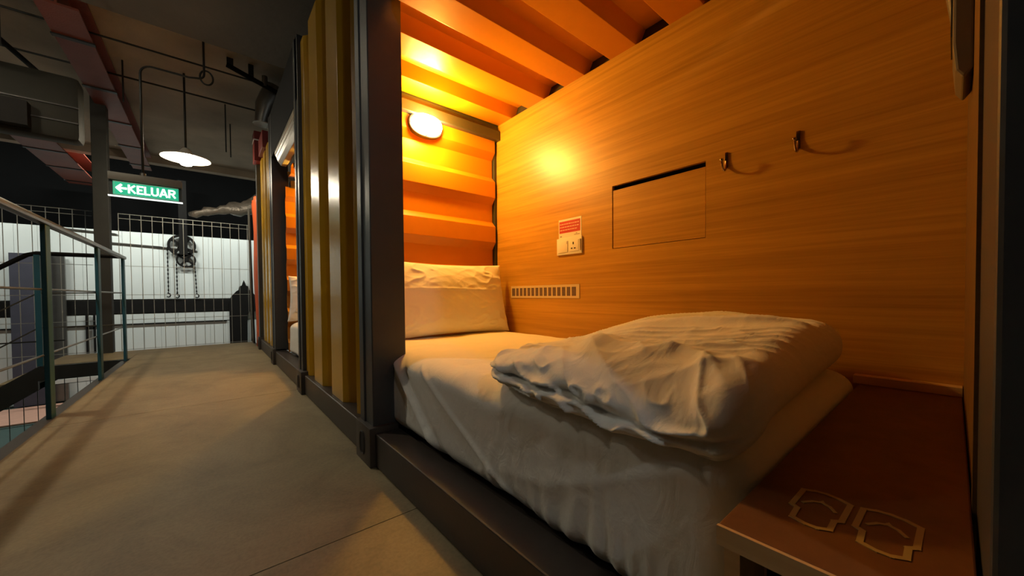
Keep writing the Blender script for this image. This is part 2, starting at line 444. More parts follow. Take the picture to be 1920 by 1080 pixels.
# wooden side panel with the hatch opening (real hole)
hy0, hy1, hz0, hz1 = 0.662, 1.121, 0.928, 1.248
X0, X1 = 1.60, 1.618
g = MB().box(X0, X1, -0.02, hy0, 0.40, 1.893).box(X0, X1, hy1, 2.094, 0.12, 1.893).box(X0, X1, hy0, hy1, 0.12, hz0).box(X0, X1, hy0, hy1, hz1, 1.893).box(X0, X1, -0.02, hy0, 0.12, 0.40)
wp = g.build('side_panel', M['wood'], pod, label='bamboo-grained wooden side panel')
MB().box(X0+0.003, X0+0.017, hy0+0.003, hy1-0.003, hz0+0.003, hz1-0.024).build('hatch_flap', M['wood'], wp)
g = MB().box(X1, X1+0.16, hy0-0.01, hy1+0.01, hz0-0.01, hz0).box(X1, X1+0.16, hy0-0.01, hy1+0.01, hz1, hz1+0.01).box(X1, X1+0.16, hy0-0.01, hy0, hz0, hz1).box(X1, X1+0.16, hy1, hy1+0.01, hz0, hz1).box(X1+0.15, X1+0.16, hy0, hy1, hz0, hz1)
g.build('hatch_box', M['sill'], wp)
MB().box(1.632, 1.70, -0.05, 2.14, 1.80, 2.0).build('side_rail', M['sill'], pod)
MB().box(0.785, 1.60, -0.05, -0.02, 0.12, 1.893).build('foot_panel', M['dimmed_footwood'], pod)
MB().box(0.765, 0.785, -0.05, -0.018, 0.12, 1.893).build('foot_panel_edge', M['dimmed_footwood'], pod)
MB().box(1.56, 1.60, -0.018, 0.20, 0.411, 0.435).build('back_ledge', M['edge'], pod, label='pale wooden strip along the wall above the step shelf')

# second pod
pod2 = thing('container_pod', 'middle container pod behind the mustard ribbed panel, dark posts, orange inside', 'sleeping pod', (1.05, 3.4, 0), 'container sleeping pods in a row')
post(2.972, 3.10, pod2); post(4.40, 4.555, pod2)
rail(3.105, 4.40, pod2); rail(4.56, 5.78, pod2)
casting(2.925, 3.10, pod2); casting(4.40, 4.58, pod2); casting(5.79, 5.93, pod2)
corr_panel([4.60, 4.90, 5.20, 5.50], 0.16, 4.555, 5.80, pod2, z1=2.42)
MB().box(F, 0.62, 2.99, 4.40, 2.1, 2.55).build('header_beam', M['black'], pod2, bevel=0.004)
MB().box(F-0.006, 0.65, 5.80, 5.92, 0.14, 2.42).build('corner_post', M['char'], pod2)
MB().box(0.612, 1.66, 2.17, 4.35, 0.02, 0.118).build('pod_floor', M['sill'], pod2)
head_wall(4.28, 0.60, 1.60, pod2)
MB().box(0.64, 1.62, 4.2, 4.3, 1.782, 1.845).build('top_rail', M['sill'], pod2)
roof(2.17, 4.32, 0.63, 1.70, pod2, edge=1.756+0.02)
MB().box(1.60, 1.618, 2.17, 4.28, 0.12, 1.893).build('side_panel', M['wood'], pod2)
MB().box(0.60, 1.60, 2.145, 2.165, 0.12, 1.893).build('foot_panel', M['wood'], pod2)
MB().box(0.62, 0.66, 2.165, 2.83, 0.14, 2.1).build('inner_lining', M['char'], pod2)

# roller shutter case over the second opening
sc = thing('shutter_case', 'beige ribbed shutter case under the header of the middle pod', 'shutter', (0.56, 3.7, 1.96))
g = MB().extrude_poly([(0.508, 2.098), (0.62, 2.098), (0.62, 1.985), (0.60, 1.965), (0.56, 1.965), (0.535, 2.0), (0.508, 2.07)], 'y', 3.0, 4.18)
g.build('case', M['beige'], sc, bevel=0.003)
g = MB()
for k in range(3): g.tube([(0.512+0.012*k, 3.0, 2.06-0.026*k), (0.512+0.012*k, 4.18, 2.06-0.026*k)], 0.004, 6)
g.build('rib', M['enamel'], sc)

# ------------------------------------------------------------------ step shelf with slipper marks
sh = thing('step_shelf', 'reddish brown wooden step shelf with two slipper outlines at the foot of the bed', 'shelf', (1.0, 0.09, 0.12))
MB().box(0.487, 1.56, -0.018, 0.186, 0.388, 0.41).build('top_board', M['shelf'], sh, bevel=0.002)
MB().box(0.482, 0.487, -0.018, 0.186, 0.386, 0.41).build('front_edge', M['edge'], sh)
MB().box(0.612, 1.55, 0.168, 0.186, 0.12, 0.388).build('side_board', M['shelf'], sh)
MB().box(0.507, 0.60, 0.168, 0.186, 0.14, 0.388).build('front_stile', M['edge'], sh)
def inlay(pts, wd, closed, z=0.4105):
    g = MB(); n = len(pts)
    segs = range(n if closed else n-1)
    for i in segs:
        a = Vector(pts[i]); b = Vector(pts[(i+1) % n]); d = (b-a)
        if d.length < 1e-5: continue
        d.normalize(); p = Vector((-d.y, d.x))*wd/2; a2 = a-d*wd*0.4; b2 = b+d*wd*0.4
        g.extrude_poly([tuple(a2+p), tuple(b2+p), tuple(b2-p), tuple(a2-p)], 'z', z-0.001, z+0.0003+0.00003*i)
    return g
M['inlay'] = mat('pale_inlay', (0.40, 0.27, 0.09), 0.5, var=0.05)
m1 = [(0.664, 0.137), (0.6715, 0.124), (0.673, 0.112), (0.670, 0.099), (0.662, 0.086), (0.606, 0.087), (0.600, 0.093), (0.574, 0.093), (0.567, 0.104), (0.567, 0.116), (0.573, 0.130), (0.602, 0.131), (0.607, 0.138)]
for k, dy in enumerate((0.0, -0.0635)):
    o = inlay([(x, y+dy) for x, y in m1], 0.0062, True).build('slipper_outline', M['inlay'], sh)
    inlay([(0.624, 0.129+dy), (0.636, 0.121+dy), (0.641, 0.112+dy), (0.636, 0.103+dy), (0.625, 0.096+dy)], 0.0042, False).build('slipper_strap', M['inlay'], o)
    MB().extrude_poly([(0.640, 0.116+dy), (0.648, 0.112+dy), (0.640, 0.108+dy)], 'z', 0.4098, 0.41095).build('slipper_toe_post', M['inlay'], o)

# ------------------------------------------------------------------ bedding
def mattress(name, y0, y1, foot_low, label):
    x0, x1, z0, z1 = 0.60, 1.585, 0.120, 0.452
    Ly = y1-y0
    def f(u, v, w_):
        # cluster samples toward the front face
        X = x0+(x1-x0)*(u**1.25); Y = y0+Ly*v; Z = z0+(z1-z0)*w_
        p = rnd((X, Y, Z), (x0, y0, z0), (x1, y1, z1), (0.075, 0.07, 0.06))
        fx = max(0, 1-(p.x-x0)/0.12)                      # how much on the front side
        hgt = (p.z-z0)/(z1-z0)
        t = (p.y-y0)/Ly
        if p.x > x1-0.1 or v > 0.97: fx = 0
        # long soft hanging folds and gathered hem
        d = 0.020*nz(p.y*1.8+5, p.z*2.0, 1.3)*fx
        d += 0.006*(ridge(p.y*2.0+p.z*2.6, p.z*2-p.y*1.2, 0.4, 6)-0.3)*fx
        gat = math.exp(-((t-0.17)/0.07)**2)+0.5*math.exp(-((t-0.33)/0.04)**2)
        d += 0.008*gat*fx*(1-hgt)**2.2*math.sin(p.y*120+9*nz(p.y*5, p.z*3, 0))
        # diagonal fold coming down from the post
        s_ = (p.y-y0)-1.32+(0.42-p.z)*1.25
        d += 0.012*fx*math.exp(-(s_/0.022)**2)-0.008*fx*math.exp(-((s_+0.07)/0.03)**2)
        s2 = (p.y-y0)-1.02+(0.40-p.z)*1.9
        d += 0.009*fx*math.exp(-(s2/0.02)**2)
        p.x -= d*0.9
        p.x = max(p.x, 0.578)
        # hem lifts and dips
        if fx > 0.2 and hgt < 0.4:
            p.z += (0.022*nz(p.y*2.7, 3, 0)+0.012*nz(p.y*9, 1, 2)+0.016)*fx*(1-hgt/0.4)
        if w_ > 0.5:
            top = min(1, hgt)
            p.z += top*(0.010*nz(p.x*2.6, p.y*1.7, 0)+0.0035*nz(p.x*5+p.y*9, p.y*4-p.x*7, 3)+0.003*ridge(p.x*4+p.y*2.5, p.y*6-p.x*3, 5, 5))
            p.z -= 0.018*math.exp(-((p.x-x0)/0.09)**2)*(0.5+nz(p.y*2.0, 8, 0))*top
        return p
    g = roundbox(70, 300, 34, f)
    o = g.build(name, M['sheet'], smooth='all', loc=(1.09, (y0+y1)/2, z0))
    return o
m_ = mattress('mattress', 0.192, 2.05, True, '')
tag(m_, 'mattress in a draped white sheet in the nearest pod, under the folded duvet', 'mattress', 'mattresses in the pods')
m2_ = m_.copy(); COL.objects.link(m2_); m2_.location = (1.09, 3.24, 0.12)
tag(m2_, 'mattress with white sheet seen in the gap of the middle pod', 'mattress', 'mattresses in the pods')

def pillow_mesh():
    W_, H_, T_ = 0.80, 0.45, 0.15
    def f(u, v, w_):
        a, b = 2*u-1, 2*v-1
        e = max(0, (1-abs(a)**3.0))**0.55*max(0, (1-abs(b)**2.6))**0.55
        x = a*W_/2*(1-0.05*(1-abs(b)**2)*abs(a)**3-0.0*b); y = b*H_/2*(1-0.07*(1-a*a)*abs(b)**2)
        # bottom is wider, pressed on the bed
        x *= 1+0.06*(1-v)
        th = T_*e+0.006
        z = (2*w_-1)*th/2
        s_ = 1 if w_ > 0.5 else -1
        edge = (1-e)
        cr = abs(a)*abs(b)
        wr = 0.013*(ridge(a*3.2+b*2.5, b*4-a*3, 4.2, 5)-0.5)*min(1, e*2)*(0.05+cr*1.6)
        wr += 0.005*nz(a*2, b*2, 7)+0.0025*(ridge(a*2.0+b, b*4+a*3.2, 1.2, 8))*e
        # fold line of the case
        wr += 0.004*math.exp(-((b-0.22+0.03*a)/0.02)**2)*(1 if w_ > 0.5 else 0)*e
        z += s_*wr*(abs(2*w_-1))
        return Vector((x, -z, y+H_/2))   # front face toward -Y, stands upright
    return roundbox(110, 80, 4, f)
def place_pillow(mb, xc, yc, zb, lean, label):
    o = mb.build('pillow', M['sheet'], smooth='all', loc=(0, 0, 0))
    o.location = (xc, yc, zb); o.rotation_euler = (R(lean), 0, R(-1.0))
    tag(o, label, 'pillow', 'pillows against the head walls')
    return o
p1 = place_pillow(pillow_mesh(), 1.135, 1.925, 0.452, -9, 'plump white pillow leaning upright against the orange head wall, nearest pod')
p2 = p1.copy(); COL.objects.link(p2); p2.location = (1.00, 4.10, 0.452)
tag(p2, 'white pillow seen in the narrow gap of the middle pod', 'pillow', 'pillows against the head walls')

# duvet: a thick folded slab, thin at the head side, high at the foot side
def duvet():
    A = Vector((0.585, 0.835)); Bc = Vector((0.612, 0.186)); Cc = Vector((1.555, 0.215)); D = Vector((1.53, 1.23))
    def lay(u, v):            # u 0 head..1 foot ; v 0 front..1 wall
        return (A*(1-u)+Bc*u)*(1-v)+(D*(1-u)+Cc*u)*v
    def height(u, v):
        s_ = min(1, max(0, u/0.55)); s_ = s_*s_*(3-2*s_)
        fr = 0.085+0.035*s_; wl = 0.032+0.128*s_
        t_ = min(1, v*1.5); t_ = t_*t_*(3-2*t_)
        h = fr*(1-t_)+wl*t_
        return h
    def f(u, v, w_):
        p = rnd((u, v, w_), (0, 0, 0), (1, 1, 1), (0.085, 0.10, 0.47))
        uu, vv, ww = p
        q = lay(uu, vv); h = height(uu, vv)
        z = 0.4535+h*ww
        front = max(0, 1-vv/0.16); head = max(0, 1-uu/0.12); foot = max(0, 1-(1-uu)/0.14)
        side = max(front, head*0.8)
        P = Vector((q.x, q.y, z))
        # layered fold: grooves along the open sides
        gl = 0.52+0.10*nz(uu*3, 2, 0)
        gr = math.exp(-((ww-gl)/0.055)**2)*0.032*(0.35+0.65*(1-min(1, uu*1.5)))+0.012*math.exp(-((ww-0.25-0.06*math.sin(uu*7))/0.05)**2)
        nrm = Vector((-front, head, 0))
        if nrm.length > 0: nrm.normalize()
        P -= nrm*gr*side
        P.z -= 0.050*max(0, 1-vv/0.15)**1.4*min(1, uu*1.6)
        P.x -= 0.020*max(0, 1-vv/0.15)*min(1, uu*1.6)
        # drooping belly on the front, hanging over the mattress edge
        P.x -= 0.018*front*math.exp(-((ww-0.32)/0.25)**2)*math.sin(min(1, uu*1.1)*math.pi)
        # creases pulled in from the front edge across the top
        if ww > 0.4:
            t = (ww-0.4)/0.6
            wx = uu+0.10*nz(uu*3, vv*3, 1.5); wy = vv+0.10*nz(uu*3, vv*3, 8.5)
            c = 0.022*(ridge(wx*2.6+wy*2.5, wy*3.0-wx*2.4, 2.7, 7)-0.3)*math.exp(-vv*4.5)
            c += 0.014*(ridge(wx*5+3, wy*6.2+wx*2.6, 6.1, 7)-0.3)*math.exp(-vv*4.0)
            c += 0.019*(ridge(wx*1.3-wy*0.5, wy*5.5-wx*2.2, 9.4, 6)-0.3)*(0.3+0.7*min(1, vv*2))
            c += 0.009*(ridge(wx*1.8+wy*1, wy*15-wx*6, 3.4, 5)-0.3)*min(1, vv*3)
            c += 0.012*nz(uu*3.1, vv*3.3, 5)
            P.z += c*t*(1-foot*0.9)
            # raised peak near the front third
            P.z += 0.020*t*math.exp(-((uu-0.47)/0.06)**2-((vv-0.17)/0.07)**2)
        if front > 0:
            P.x -= (0.016*nz(uu*6, ww*3, 3)+0.018*(ridge(uu*8+ww*3, ww*3-uu*2, 5.0, 6)-0.3))*front*math.sin(math.pi*min(1, max(0, ww)))
        P.x = min(P.x, 1.583); P.y = max(P.y, 0.19+0.02*0)
        return P
    g = roundbox(190, 170, 34, f)
    o = g.build('duvet', M['sheet'], smooth='all', loc=(1.08, 0.62, 0.4535))
    tag(o, 'thick white folded duvet, creased, heaped on the foot of the nearest bed', 'duvet')
    return o
duvet()

# ------------------------------------------------------------------ things on the wooden panel
WX = 1.60
sp = thing('socket_plate', 'white double plate with rocker switch and three-pin socket', 'power socket', (WX, 1.407, 0.925))
MB().box(WX-0.010, WX, 1.313, 1.502, 0.925, 1.022, bev=0.004).build('plate', M['plastic'], sp, smooth=True)
MB().box(WX-0.0135, WX-0.008, 1.415, 1.488, 0.938, 1.004, bev=0.002).build('rocker_switch', M['plastic'], sp, smooth=True)
MB().box(WX-0.0138, WX-0.0132, 1.418, 1.421, 0.985, 1.001).build('switch_mark', M['brownprint'], sp)
sk = MB().box(WX-0.0125, WX-0.008, 1.335, 1.402, 0.940, 1.004, bev=0.002).build('socket', M['plastic'], sp, smooth=True)
g = MB()
for (y, z, a, b) in ((1.3725, 0.9855, 0.004, 0.007), (1.361, 0.957, 0.006, 0.0035), (1.384, 0.957, 0.006, 0.0035)):
    g.box(WX-0.0131, WX-0.0123, y-a, y+a, z-b, z+b)
g.build('pin_hole', M['hole'], sk)
MB().extrude_poly([(WX-0.010, 1.316), (WX-0.017, 1.322), (WX-0.010, 1.330)], 'z', 0.943, 1.004).build('socket_switch', M['plastic'], sp)

nc = thing('notice_card', 'small white card with red printed block, above the power socket', 'sign', (WX, 1.408, 1.022))
MB().box(WX-0.0015, WX, 1.322, 1.492, 1.022, 1.132).build('card', M['plastic'], nc)
MB().box(WX-0.0019, WX-0.0014, 1.330, 1.487, 1.052, 1.120).build('red_block', M['red'], nc)
g = MB(); random.seed(3)
for r_ in range(3):
    y = 1.482; z = 1.1035-0.017*r_
    while y > (1.337 if r_ < 2 else 1.355):
        l_ = random.uniform(0.008, 0.02); g.box(WX-0.0023, WX-0.0018, max(y-l_, 1.335), y, z-0.0026, z+0.0026); y -= l_+0.0035
g.build('printed_line', M['pinkprint'], nc)
for a_ in ((1.334, 1.375, 1.034, 1.037), (1.352, 1.362, 1.041, 1.044), (1.468, 1.482, 1.031, 1.036)):
    MB().box(WX-0.0019, WX-0.0014, *a_).build('small_print', M['brownprint'], nc)

vg = thing('vent_grille', 'small metal vent grille with fifteen upright slots low on the wooden panel', 'vent', (WX, 1.638, 0.674))
vy0, vy1, vz0, vz1 = 1.337, 1.939, 0.674, 0.753
MB().box(WX-0.002, WX-0.0005, vy0+0.01, vy1-0.01, vz0+0.005, vz1-0.005).build('filter', M['ventback'], vg)
g = MB().box(WX-0.0035, WX, vy0, vy1, vz0, vz0+0.013).box(WX-0.0035, WX, vy0, vy1, vz1-0.014, vz1)
n = 15; yA, yB = vy0+0.024, vy1-0.010
g.box(WX-0.0035, WX, vy0, yA, vz0+0.013, vz1-0.014).box(WX-0.0035, WX, yB, vy1, vz0+0.013, vz1-0.014)
pitch_ = (yB-yA)/n
for i in range(1, n): g.box(WX-0.003, WX, yA+pitch_*i-0.0055, yA+pitch_*i+0.0055, vz0+0.012, vz1-0.013)
g.build('frame', mat('vent_frame', (0.62, 0.50, 0.34), 0.45, 0.0, var=0.05), vg)

def hook(y, ztop, label):
    t = thing('coat_hook', label, 'hook', (WX, y, ztop-0.075), 'coat hooks on the wooden panel')
    MB().box(WX-0.005, WX, y-0.006, y+0.006, ztop-0.062, ztop, bev=0.002).build('backplate', M['chrome'], t, smooth=True)
    pts = []
    for i in range(13):
        a = i/12
        ang = -math.pi*0.55+a*math.pi*0.98
        pts.append((WX-0.020-0.018*math.sin(ang+math.pi*0.15)-0.002, y, ztop-0.052-0.022*math.cos(ang)*1.0))
    pts = [(WX-0.003, y, ztop-0.035), (WX-0.006, y, ztop-0.060), (WX-0.016, y, ztop-0.074), (WX-0.030, y, ztop-0.076), (WX-0.042, y, ztop-0.066), (WX-0.047, y, ztop-0.050), (WX-0.049, y, ztop-0.040)]
    MB().tube(pts, [0.0045, 0.0045, 0.0042, 0.004, 0.004, 0.004, 0.0045], 8).build('prong', M['chrome'], t, smooth=True)
    g = MB(); t2 = bmesh.new(); bmesh.ops.create_uvsphere(t2, u_segments=12, v_segments=8, radius=0.0065)
    g.merge(t2, Matrix.Translation((WX-0.049, y, ztop-0.040))); g.build('ball_tip', M['chrome'], t, smooth='all')
    return t
hook(0.583, 1.257, 'small chrome coat hook nearer the hatch')
hook(0.352, 1.262, 'small chrome coat hook farther right, nearer the foot end')

# slim unit on the foot wall
wu = thing('wall_unit', 'pale slim rounded wall unit hanging high at the right edge of the pod', 'wall unit', (1.25, -0.02, 1.09))
g = MB().extrude_poly([(-0.02, 1.115), (-0.008, 1.10), (0.002, 1.118), (0.006, 1.17), (0.006, 1.62), (-0.02, 1.62)], 'x', 1.10, 1.24)
g.build('casing', M['unit'], wu, bevel=0.004)
MB().box(1.115, 1.225, 0.006, 0.0085, 1.19, 1.61).build('face_panel', M['plasticgrey'], wu)
MB().tube([(1.30, -0.018, 1.20), (1.31, 0.0, 1.30), (1.32, 0.016, 1.45), (1.32, 0.020, 1.62)], [0.006, 0.010, 0.012, 0.012], 8).build('bracket_arm', M['unit'], wu, smooth='all')

# ------------------------------------------------------------------ bulkhead lamps
def bulkhead(xc, yw, zc, label):
    t = thing('bulkhead_lamp', label, 'lamp', (xc, yw, zc), 'oval bulkhead lamps on the head walls')
    def ov(a_, b_, k=2.3, n=36):
        return [(a_*math.copysign(abs(math.cos(2*math.pi*i/n))**(2/k), math.cos(2*math.pi*i/n)), b_*math.copysign(abs(math.sin(2*math.pi*i/n))**(2/k), math.sin(2*math.pi*i/n))) for i in range(n)]
    g = MB(); g.extrude_poly([(xc+x, zc+z) for x, z in ov(0.112, 0.070)], 'y', yw, yw-0.035)
    g.build('base_ring', M['sill'], t, bevel=0.005)
    g = MB(); rings = []
    for k, (s_, dy) in enumerate(((1.0, 0.036), (1.0, 0.050), (0.93, 0.068), (0.75, 0.083), (0.45, 0.092), (0.15, 0.095))):
        rings.append([g.bm.verts.new((xc+x*s_, yw-dy, zc+z*s_)) for x, z in ov(0.098, 0.058)])
    for a, b in zip(rings, rings[1:]):
        for j in range(36): g.bm.faces.new((a[j], a[(j+1) % 36], b[(j+1) % 36], b[j]))
    g.bm.faces.new(rings[-1])
    g.build('glass', M['podglass'], t, smooth='all')
    cg = MB()
    cg.tube([(xc-0.098, yw-0.038, zc), (xc-0.088, yw-0.075, zc), (xc-0.05, yw-0.094, zc), (xc, yw-0.10, zc), (xc+0.05, yw-0.094, zc), (xc+0.088, yw-0.075, zc), (xc+0.098, yw-0.038, zc)], 0.003, 6)
    cg.tube([(xc, yw-0.038, zc-0.06), (xc, yw-0.08, zc-0.052), (xc, yw-0.10, zc), (xc, yw-0.08, zc+0.052), (xc, yw-0.038, zc+0.06)], 0.003, 6)
    cg.build('wire_guard', M['steel'], t)
    lamp('bulkhead_light', 'POINT', (xc, yw-0.135, zc-0.01), POD_W, WARM, 0.035, parent=t)
    return t
bulkhead(1.04, 2.10, 1.735, 'glowing oval bulkhead lamp high on the orange head wall of the nearest pod')
bulkhead(1.10, 4.26, 1.70, 'oval bulkhead lamp on the head wall of the middle pod, behind the post')

# ------------------------------------------------------------------ pendants over the walkway
def pendant(x, y, z, ztop, power, label, group='saucer pendants over the walkway', size=0.06, col=PEND, spot=None):
    t = thing('pendant_lamp', label, 'lamp', (x, y, z), group)
    MB().lathe([(0.235, 0.0), (0.228, 0.012), (0.15, 0.045), (0.07, 0.075), (0.045, 0.11), (0.03, 0.13), (0.001, 0.132)], (x, y, z), 40, cap=False).build('shade', M['enamel'], t, smooth='all')
    MB().lathe([(0.001, -0.085), (0.05, -0.073), (0.082, -0.03), (0.09, 0.01), (0.06, 0.05), (0.03, 0.075)], (x, y, z), 24, cap=False).build('globe', M['bulb'], t, smooth='all')
    MB().tube([(x, y, z+0.12), (x, y, ztop)], 0.011, 8).build('rod', M['darksteel'], t, smooth='all')
    lamp('pendant_light', 'SPOT' if spot else 'POINT', (x, y, z-0.12), power, col, size, parent=t, spot=spot)
    return t
pendant(-0.19, 6.0, 2.385, 3.42, 25, 'glowing white saucer pendant lamp hanging by the exit sign')
pendant(-1.10, 3.6, 3.00, 3.15, 76, 'saucer pendant lamp above the void beside the railing, out of frame', size=0.03, spot=R(128))
pendant(-1.9, 4.3, 2.95, 3.15, 5, 'saucer pendant lamp farther out over the void, out of frame')
pendant(-0.02, -2.0, 2.75, 3.15, 22, 'saucer pendant lamp over the walkway behind the viewpoint', col=(0.84, 0.95, 1.0), size=0.05)

# ------------------------------------------------------------------ exit sign
ex = thing('exit_sign', 'green lit hanging sign with white arrow and the word KELUAR', 'sign', (-0.45, 5.0, 1.65))
MB().box(-0.705, -0.195, 4.985, 5.06, 1.80, 1.872, bev=0.006).build('housing', mat('sign_housing', (0.13, 0.12, 0.10), 0.5), ex, smooth=True)
MB().box(-0.700, -0.200, 5.01, 5.03, 1.655, 1.80).build('side_frame', M['darksteel'], ex)
MB().box(-0.675, -0.222, 5.0, 5.012, 1.667, 1.792).build('green_face', M['signgreen'], ex)
g = MB().box(-0.675, -0.222, 4.998, 5.0005, 1.786, 1.792).box(-0.675, -0.222, 4.998, 5.0005, 1.667, 1.671).box(-0.668, -0.665, 4.998, 5.0005, 1.671, 1.786)
g.build('border', mat('sign_border', (0.45, 0.75, 0.62), 0.4), ex)
MB().box(-0.708, -0.192, 4.995, 5.025, 1.648, 1.658).build('lower_lip', M['signwhite'], ex)
def seg(g, x0, z0, x1, z1, wd, y=4.997, ext=0.0):
    a = Vector((x0, z0)); b = Vector((x1, z1)); d = (b-a).normalized(); p = Vector((-d.y, d.x))*wd/2
    a -= d*ext; b += d*ext
    g.extrude_poly([tuple(a+p), tuple(b+p), tuple(b-p), tuple(a-p)], 'y', y, y+0.003)
ag = MB()
seg(ag, -0.650, 1.729, -0.620, 1.762, 0.018, ext=0.004); seg(ag, -0.650, 1.729, -0.620, 1.696, 0.018, y=4.9965, ext=0.004); seg(ag, -0.645, 1.729, -0.583, 1.729, 0.020, y=4.996)
ag.build('arrow', M['signwhite'], ex)
zt, zb, zm, sw = 1.770, 1.688, 1.729, 0.015
def letter(ch, x, wd):
    g = MB(); L = x+sw/2; Rr = x+wd-sw/2; y = 4.997
    def s_(a, b, c, d, k): seg(g, a, b, c, d, sw, y-0.0002*k)
    if ch == 'K': s_(L, zb, L, zt, 0); s_(L, zm, Rr, zt-0.004, 1); s_(L+0.008, zm+0.004, Rr+0.002, zb+0.004, 2)
    if ch == 'E': s_(L, zb, L, zt, 0); s_(L, zt-sw/2, Rr+sw/2, zt-sw/2, 1); s_(L, zm, Rr, zm, 2); s_(L, zb+sw/2, Rr+sw/2, zb+sw/2, 3)
    if ch == 'L': s_(L, zb, L, zt, 0); s_(L, zb+sw/2, Rr+sw/2, zb+sw/2, 1)
    if ch == 'U':
        s_(L, zb+0.016, L, zt, 0); s_(Rr, zb+0.016, Rr, zt, 1); s_(L+0.008, zb+sw/2, Rr-0.008, zb+sw/2, 2); s_(L, zb+0.02, L+0.014, zb+0.006, 3); s_(Rr, zb+0.02, Rr-0.014, zb+0.006, 4)
    if ch == 'A':
        xm = (L+Rr)/2; s_(L-0.003, zb, xm, zt, 0); s_(Rr+0.003, zb, xm, zt, 1); s_(L+0.006, zb+0.026, Rr-0.006, zb+0.026, 2)
    if ch == 'R':
        s_(L, zb, L, zt, 0); s_(L, zt-sw/2, Rr-0.010, zt-sw/2, 1); s_(L, zm, Rr-0.010, zm, 2); s_(Rr-0.002, zm+0.006, Rr-0.002, zt-0.012, 3); s_(Rr-0.014, zt-0.006, Rr, zt-0.018, 4); s_(Rr-0.014, zm, Rr, zm+0.012, 5); s_(L+0.020, zm, Rr+0.003, zb+0.002, 6)
    g.build('letter', M['signwhite'], ex)
x = -0.578
for ch, wd in zip('KELUAR', (0.056, 0.046, 0.044, 0.056, 0.060, 0.056)):
    letter(ch, x, wd); x += wd+0.0035
MB().tube([(-0.475, 5.02, 1.872), (-0.475, 5.02, 1.90)], 0.022, 12).build('socket_cap', M['steel'], ex, smooth=True)
pts = [(-0.475, 5.02, 1.89), (-0.475, 5.02, 2.86)]
for i in range(1, 7):
    a = math.pi/2*i/6; pts.append((-0.475+0.09*(1-math.cos(a)), 5.02, 2.86+0.09*math.sin(a)))
pts += [(-0.12, 5.02, 2.95), (-0.06, 5.02, 2.965)]
for i in range(1, 7):
    a = math.pi/2*i/6; pts.append((-0.06+0.06*math.sin(a), 5.02, 2.965+0.06*(1-math.cos(a))))
pts.append((0.0, 5.02, 3.42))
MB().tube(pts, 0.010, 8).build('conduit', M['darksteel'], ex, smooth='all')

# ------------------------------------------------------------------ pipes and beams under the ceiling
def pipe(y, z, x0, x1, r, label):
    o = MB().tube([(x0, y, z), (x1, y, z)], r, 8).build('ceiling_pipe', M['darksteel'], smooth=True)
    return tag(o, label, 'pipe', 'thin pipes running across under the concrete ceiling')
pipe(4.78, 3.28, -3.6, 0.9, 0.012, 'thin dark pipe crossing the concrete ceiling, nearest the dark soffit')
pipe(5.42, 3.30, -3.6, 0.9, 0.010, 'thin dark pipe crossing the ceiling, second from the soffit')
pipe(6.30, 3.32, -3.6, 0.6, 0.011, 'thin dark pipe crossing the ceiling above the pendant lamp, farthest')
cl = MB().tube([(0.02+0.055*math.cos(a), 5.25, 3.10+0.075*math.sin(a)) for a in [2*math.pi*i/20 for i in range(20)]], 0.009, 8, closed=True)
tag(cl.tube([(0.0, 5.25, 3.17), (0.0, 5.25, 3.42)], 0.008, 6).build('cable_coil', M['darksteel'], smooth=True), 'small dark coil of cable hanging from the ceiling above the lamp', 'cable')
for (x, y, zlo, lab) in ((-0.72, 6.1, 2.95, 'thin hanger rod left of the sign conduit'), (0.22, 6.6, 2.75, 'thin hanger rod near the pod fronts'), (0.30, 7.3, 2.9, 'thin hanger rod nearest the duct')):
    tag(MB().tube([(x, y, 3.42), (x, y, zlo)], 0.008, 6).build('hanger_rod', M['darksteel']), lab, 'rod', 'hanger rods under the ceiling')
def ibeam(x0, x1, y0, y1, zb, label, name='red_beam', depth=0.24):
    t = thing(name, label, 'beam', ((x0+x1)/2, (y0+y1)/2, zb), 'red steel beams under the ceiling')
    MB().box(x0, x1, y0, y1, zb, zb+0.018).build('bottom_flange', M['redbeam'], t)
    MB().box((x0+x1)/2-0.008, (x0+x1)/2+0.008, y0, y1, zb+0.018, zb+depth).build('web', M['redbeam'], t)
    MB().box(x0, x1, y0, y1, zb+depth, zb+depth+0.018).build('top_flange', M['redbeam'], t)
    g = MB()
    yy = y0+0.5
    while yy < y1: g.box(x0-0.01, x1+0.01, yy, yy+0.05, zb-0.012, zb-0.001); yy += 1.05
    g.build('strap', M['darksteel'], t)
    return t
ibeam(-1.05, -0.80, 4.7, 9.75, 3.10, 'long red oxide steel beam running away above the exit sign')
ibeam(-2.18, -1.75, 8.7, 11.6, 3.06, 'wide red steel beam farther left, behind the grey duct', depth=0.3)
MB_ = MB().box(-1.09, -0.955, 6.78, 6.92, 0.0, 3.42)
tag(MB_.build('steel_column', mat('grey_green_steel', (0.035, 0.035, 0.030), 0.6, var=0.25), bevel=0.004), 'dark square steel column rising from the landing beside the fence', 'column')
# bracket elbow on the column
# olive duct, upper left
du = thing('air_duct', 'big olive grey air duct with rounded end, upper left', 'duct', (-1.9, 5.7, 2.25))
MB().box(-5.5, -0.95, 5.5, 5.72, 2.24, 2.86, bev=0.05).build('casing', M['duct'], du, smooth=True)
g = MB()
for zz in (2.40, 2.55): g.box(-3.38, -0.955, 5.49, 5.50, zz, zz+0.012)
g.build('seam', M['sill'], du)
MB().box(-3.3, -1.25, 5.40, 5.50, 2.28, 2.50).build('inlet_hood', M['hole'], du, label='black sloping hood')
